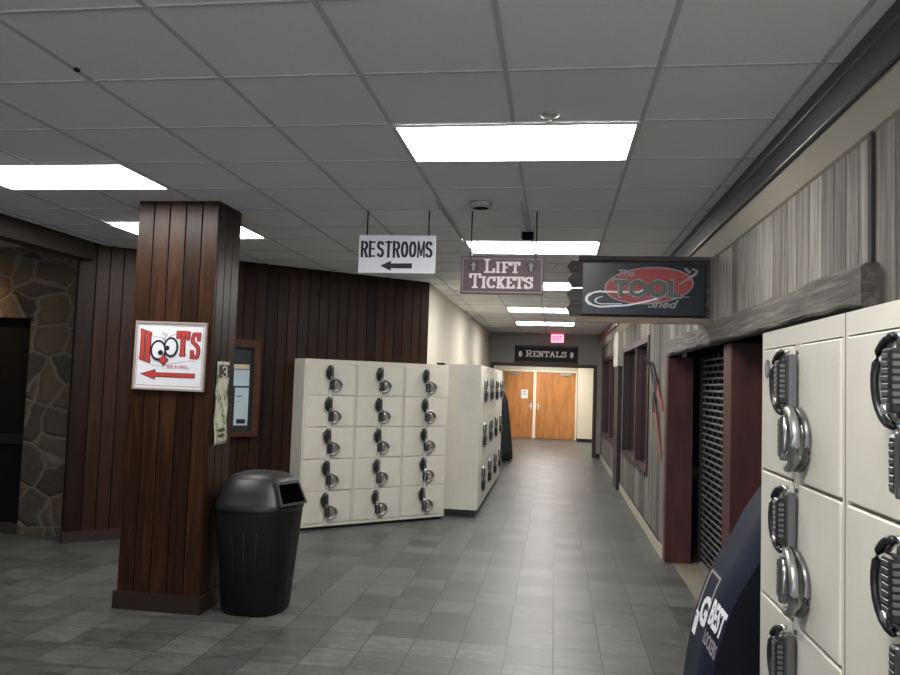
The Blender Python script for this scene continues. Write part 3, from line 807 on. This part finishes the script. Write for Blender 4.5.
tag(MB(M_cloth).cbox(-1.50, -1.40, 9.42, 9.50, 1.937, 1.965, .008).build('small_black_box'), 'small black object lying on top of the angled locker bank at its right end', 'box')

# ================================================================== HANGING SIGNS
def rods(s, xs, z0, yo=0):
    for x in xs: MB(M_rod).tube([(x, yo, z0), (x, yo, ZC-.008-s.location.z)], .006, seg=6).build('hanging_rod', s)
# restrooms
s = empty('restrooms_sign', (-1.195, 5.43, 2.665)); tag(s, 'white hanging sign reading RESTROOMS with a black left arrow', 'sign', None)
MB(M_signwhite).cbox(-.293, .293, -.006, .006, -.143, .143, .002).build('board', s)
L = MB(M_signblack)
SG = {'R': [[(.14,0),(.14,1)], [(.14,.95),(.5,.95)]+arc(.52,.73,.32,.22,90,-90,8)+[(.14,.51)], [(.5,.5),(.86,0)]], 'E': [[(.14,0),(.14,1)], [(.14,.95),(.85,.95)], [(.14,.52),(.78,.52)], [(.14,.05),(.85,.05)]],
      'S': [arc(.5,.73,.34,.23,20,215,9)+arc(.5,.27,.35,.23,60,-160,10)], 'T': [[(.5,0),(.5,1)], [(.02,.95),(.98,.95)]], 'O': [arc(.5,.5,.36,.46,0,360,20)], 'M': [[(.10,0),(.14,1),(.5,.12),(.86,1),(.90,0)]]}
for i, ch in enumerate('RESTROOMS'):
    strokes(L, SG[ch], -.276+i*.0615, -.022, .053 if ch != 'M' else .058, .118, .0190 if ch != 'M' else .0125, -.009, -.006, 0)
fan(L, [(-.125,-.088), (-.042,-.050), (-.042,-.070), (.118,-.068), (.118,-.106), (-.042,-.106), (-.042,-.126)], -.009, -.006, 0)
L.build('lettering', s); rods(s, (-.235, .235), .14)
# lift tickets
s = empty('lift_tickets_sign', (-.405, 5.45, 2.52)); tag(s, 'dark plum hanging sign reading LIFT TICKETS with two up arrows', 'sign')
MB(M_signmaroon).cbox(-.305, .305, -.008, .008, -.142, .138, .002).build('board', s)
fr = MB(M_signgrey)
for (a, b, c, d) in ((-.292,.292,.118,.123), (-.292,.292,-.128,-.122), (-.292,-.287,-.122,.118), (.287,.292,-.122,.118)): fr.box(a, b, -.0100, -.008, c, d)
fr.build('border', s)
L = MB([M_signcream, mat('plum_dark', srgb(48,32,38), .6), M_signgrey])
slab(L, 'LIFT', -.135, .022, .262, .072, -.0115, -.008, 0, .30, .12, .28)
slab(L, 'TICKETS', -.235, -.092, .462, .076, -.0115, -.008, 0, .32, .12, .28)
for x in (-.212, .212):
    fan(L, arc(x, .064, .036, .040, 0, 345, 23), -.0095, -.008, 1)
    fan(L, [(x,.096), (x+.022,.070), (x+.009,.070), (x+.009,.032), (x-.009,.032), (x-.009,.070), (x-.022,.070)], -.0115, -.0095, 2)
L.build('lettering', s); rods(s, (-.235, .245), .13)
for x in (-.235, .245): MB(M_rod).box(x-.008, x+.008, -.012, .012, .115, .165).build('bracket', s)
# tool shed
s = empty('tool_shed_sign', (.61, 5.60, 2.45)); tag(s, 'dark projecting sign with red oval logo on jagged weathered planks, right wall', 'sign')
mb = MB(M_plank)
zs = [(-.200, -.105), (-.100, .010), (.015, .118), (.122, .215)]
for (a, b) in zs:
    xl = -.545+random.uniform(-.01, .02); m_ = (a+b)/2
    fan(mb, [(.515, a), (.515, b), (xl+.035, b), (xl, m_+.01), (xl+.03, a)], .03, .055)
mb.build('plank_backing', s)
MB(M_rail).box(-.46, .535, .012, .06, -.245, -.205).build('bottom_rail', s)
MB(M_plank).box(-.46, .535, .012, .06, .217, .25).build('top_rail', s)
M_tp = mat('sign_midnight_panel', srgb(26,32,38), .3)
t = NT(M_tp); n1 = t.noise(t.coords((1,1,1)), 3, 3, .5); t.color(t.ramp(n1, [(.35, srgb(12,13,16)), (.65, srgb(30,38,46))]))
MB(M_tp).cbox(-.425, .455, .0, .03, -.188, .197, .002).build('panel', s)
L = MB([M_red3, M_signgrey, M_green, M_signwhite, M_signdark])
rot = lambda pts, a, cx, cz: [(cx+(u-cx)*math.cos(a)-(v-cz)*math.sin(a), cz+(u-cx)*math.sin(a)+(v-cz)*math.cos(a)) for u, v in pts]
fan(L, rot(arc(.055, .03, .322, .138, 0, 345, 23), .08, .055, .03), -.003, 0, 1)
fan(L, rot(arc(.055, .03, .312, .128, 0, 345, 23), .08, .055, .03), -.005, -.003, 0)
sw = arc(-.10, -.075, .29, .075, 75, 285, 22)
strokes(L, [[(.02,.0),(-.02,-.02)]+[(-.28,-.02)]+arc(-.27,-.075,.125,.058,100,262,12)+[(-.1,-.118),(.05,-.085),(.17,-.045)]], 0, 0, 1, 1, .020, -.008, -.005, 3)
strokes(L, [arc(-.25,-.085,.08,.03,110,240,8)+[(-.14,-.108)]], 0, 0, 1, 1, .010, -.008, -.005, 3)
strokes(L, [[(.27,.045),(.33,.08),(.385,.12),(.395,.145),(.36,.155)], [(.385,.12),(.35,.105)], [(.31,.16),(.345,.13)]], 0, 0, 1, 1, .018, -.008, -.005, 1)
for (m_, ex, yy) in ((1, .010, -.010), (2, 0, -.013)):
    sans(L, 'TOOL', -.20-ex, -.055-ex, .48+2*ex, .125+2*ex, yy, -.005, m_, .03)
for k in range(26):     # fine pale stripes across the letters
    x = -.19+k*.0182; strokes(L, [[(x,-.048),(x,.064)]], 0, 0, 1, 1, .0022, -.0136, -.013, 1)
sans(L, 'The', -.17, .095, .12, .05, -.010, -.005, 1, .02, .3)
sans(L, 'Shed', .05, -.135, .22, .062, -.012, -.005, 1, .02, .4)
strokes(L, [[(.03,-.052),(.34,-.050)]], 0, 0, 1, 1, .010, -.012, -.005, 1)
L.build('logo', s)
# rentals
s = empty('rentals_sign', (-.235, FY-.005, 2.475)); tag(s, 'dark sign reading RENTALS above the doorway at the corridor end', 'sign')
MB(M_signdark).cbox(-.77, .77, -.03, 0, -.215, .215, .01).build('board', s)
L = MB([M_signwhite, M_signgrey]); slab(L, 'RENTALS', -.50, -.055, 1.0, .125, -.036, -.03, 0, .24, .14, .12)
for x in (-.63, .63): fan(L, arc(x, 0, .045, .075, 0, 345, 23), -.036, -.03, 0)
for (a, b, c, d) in ((-.74,.74,.185,.193), (-.74,.74,-.193,-.185)): L.box(a, b, -.033, -.03, c, d, 1)
L.build('lettering', s)
# exit
s = empty('exit_sign', (.035, FY-.06, 2.885)); tag(s, 'small glowing red exit sign high on the wall at the corridor end', 'exit sign')
MB(mat('exit_case', srgb(196,186,186), .5)).cbox(-.165, .165, -.03, .06, -.125, .105, .01).build('housing', s)
MB(M_exit).box(-.15, .15, -.034, -.030, -.11, .09).build('lit_face', s)
L = MB(M_exitletter); sans(L, 'EXIT', -.12, -.075, .24, .13, -.038, -.034, 0, .03); L.build('lettering', s)

# notice on the far door
s = tag(MB(M_paper).box(-1.07, -.86, 24.325, 24.338, 1.27, 1.55).build('door_notice'), 'white paper notice taped on the left wooden door at the corridor end', 'notice')
mb = MB(M_signgrey); mb.box(-1.02, -.91, 24.322, 24.325, 1.46, 1.50); mb.box(-1.03, -.90, 24.322, 24.325, 1.39, 1.42); mb.build('printed_lines', s)

# crossed skis on the right wall
def ski(pts, lab, cols):
    r = empty('ski', (WX-.03, pts[0][0], pts[0][1])); tag(r, lab, 'ski', 'old skis on the right wall')
    (ya, za), (yb, zb) = pts; L_ = math.hypot(yb-ya, zb-za); dy, dz = (yb-ya)/L_, (zb-za)/L_
    def f(s_, w_, x): return (x, dy*s_ - dz*w_, dz*s_ + dy*w_)
    n_ = 24; rings = []
    for i in range(n_+1):
        s_ = L_*i/n_; k = i/n_; hw = .038*(1 if .12 < k < .9 else (math.sqrt(max(.02, k/.12)) if k <= .12 else math.sqrt(max(.02, (1-k)/.1))))
        curl = -.09*max(0, (k-.86)/.14)**2
        rings.append([f(s_, -hw, -.004+curl), f(s_, hw, -.004+curl), f(s_, hw, -.016+curl), f(s_, -hw, -.016+curl)])
    mb = MB(cols); n_half = n_*.5
    mb.loft(rings, 0, smooth=False)
    for i, q in enumerate(mb.f):
        if min(q)//4 < n_*.52: mb.m[i] = 1
    mb.build('ski_body', r)
    MB(M_lockgrey).box(-.045, -.016, dy*L_*.5-.04, dy*L_*.5+.04, dz*L_*.5-.09, dz*L_*.5+.09).build('binding', r)
M_skd = mat('ski_dark_wood', srgb(52,44,44), .5); M_skr = mat('ski_faded_red', srgb(140,78,68), .6)
ski([(8.05, .98), (9.15, 2.12)], 'old dark ski with faded red tail mounted on the grey boards, lower one', [M_skd, M_skr])
ski([(7.99, 1.50), (8.95, 2.05)], 'short old dark ski leaning over the longer one on the grey boards', [M_skd, M_skr])
# coat-like black cover at the end of the second lockers
s = empty('draped_cover', (-1.17, 16.6, 0)); tag(s, 'black cloth cover draped over a stand beyond the corridor lockers', 'cloth cover')
rings = []
for i in range(9):
    z = .06+1.50*i/8; rr = .27-.16*(i/8)**1.2
    if i == 8: rr = .05
    rings.append([(rr*(1+.10*math.sin(7*2*PI*k/48+.3*i))*math.cos(2*PI*k/48), rr*(1+.10*math.sin(7*2*PI*k/48+.3*i))*math.sin(2*PI*k/48), z) for k in range(48)])
MB(M_cloth).loft(rings).build('cloth', s)
mb = MB(M_black); mb.tube([(0,0,0),(0,0,1.5)], .02)
for k in range(4): a = k*PI/2+.5; mb.tube([(0,0,.03),(.3*math.cos(a), .3*math.sin(a), .014)], .014)
mb.build('stand', s)

# navy curved stand beside the near lockers
prof = [(.470,0), (.470,.45), (.480,.66), (.497,.80), (.522,.93), (.567,1.07), (.636,1.20), (.692,1.31), (.752,1.40), (.83,1.48)]
def cr(pts, n=5):
    out = []
    for i in range(len(pts)-1):
        p = [pts[max(i-1,0)], pts[i], pts[i+1], pts[min(i+2,len(pts)-1)]]
        for j in range(n):
            t_ = j/n
            out.append(tuple(.5*((2*p[1][a])+(-p[0][a]+p[2][a])*t_+(2*p[0][a]-5*p[1][a]+4*p[2][a]-p[3][a])*t_*t_+(-p[0][a]+3*p[1][a]-3*p[2][a]+p[3][a])*t_**3) for a in (0,1)))
    out.append(pts[-1]); return out
cv = cr(prof)
KY0, KY1 = 2.45, 2.85
s = empty('curved_stand', (0.8, (KY0+KY1)/2, 0)); tag(s, 'navy blue curved stand with white lettering beside the near lockers', 'stand')
K = MB([M_navy, M_navyshade])
n_ = len(cv); loc = s.location
outer = cv; inner = [(x+.05, z-.01) for x, z in cv]
poly = cv + [(.98, 1.48), (.98, 0)]
K.prism([(x-loc.x, z) for x, z in poly], lambda u, v, t: (u, t-loc.y, v), KY0, KY1, 1)
o_ = 0
for i, f in enumerate(K.f):
    if len(f) == 4 and max(f) - min(f) > 0:
        a_ = sorted(q % len(poly) for q in f)[:1][0]
        mx_ = max(q % len(poly) for q in f)
        if mx_ < n_: K.m[i] = 0; K.sm[i] = True
K.build('shell', s)
# lettering laid on the curved face: a = distance from far edge, b = height up the curve
cum = [0]
for i in range(1, n_): cum.append(cum[-1]+math.dist(cv[i], cv[i-1]))
def oncurve(a_, b_, t_):
    for i in range(1, n_):
        if cum[i] >= b_: break
    k = (b_-cum[i-1])/(cum[i]-cum[i-1]); x = cv[i-1][0]+(cv[i][0]-cv[i-1][0])*k; z = cv[i-1][1]+(cv[i][1]-cv[i-1][1])*k
    dx, dz = cv[i][0]-cv[i-1][0], cv[i][1]-cv[i-1][1]; l_ = math.hypot(dx, dz); nx, nz = -dz/l_, dx/l_
    return (x+nx*t_-loc.x, KY1-a_-loc.y, z+nz*t_)
L = MB([M_signwhite, M_signgrey])
B0 = .93
strokes(L, [[(.035, B0+.034*q) for q in range(6)] + [(.165, B0+.17-.034*q) for q in range(6)]], 0, 0, 1, 1, .014, .002, .001, 1, oncurve)
sans(L, 'G', .075, B0-.005, .10, .10, .0025, .001, 0, .04, 0, oncurve)
fan(L, [(.025,B0-.06), (.075,B0-.06), (.075,B0+.02), (.025,B0+.02)], .0022, .001, 0, oncurve)
sans(L, 'BEST', .20, B0+.025, .185, .085, .0025, .001, 0, .03, 0, oncurve)
sans(L, 'LOCKERS', .20, B0-.04, .18, .045, .0022, .001, 1, .01, 0, oncurve)
L.build('lettering', s)

tag(MB(M_black).cbox(-2.056, -2.036, 2.832, 2.856, ZC-.016, ZC-.001, .003).build('ceiling_clip'), 'tiny black clip on the ceiling at the upper left', 'clip')
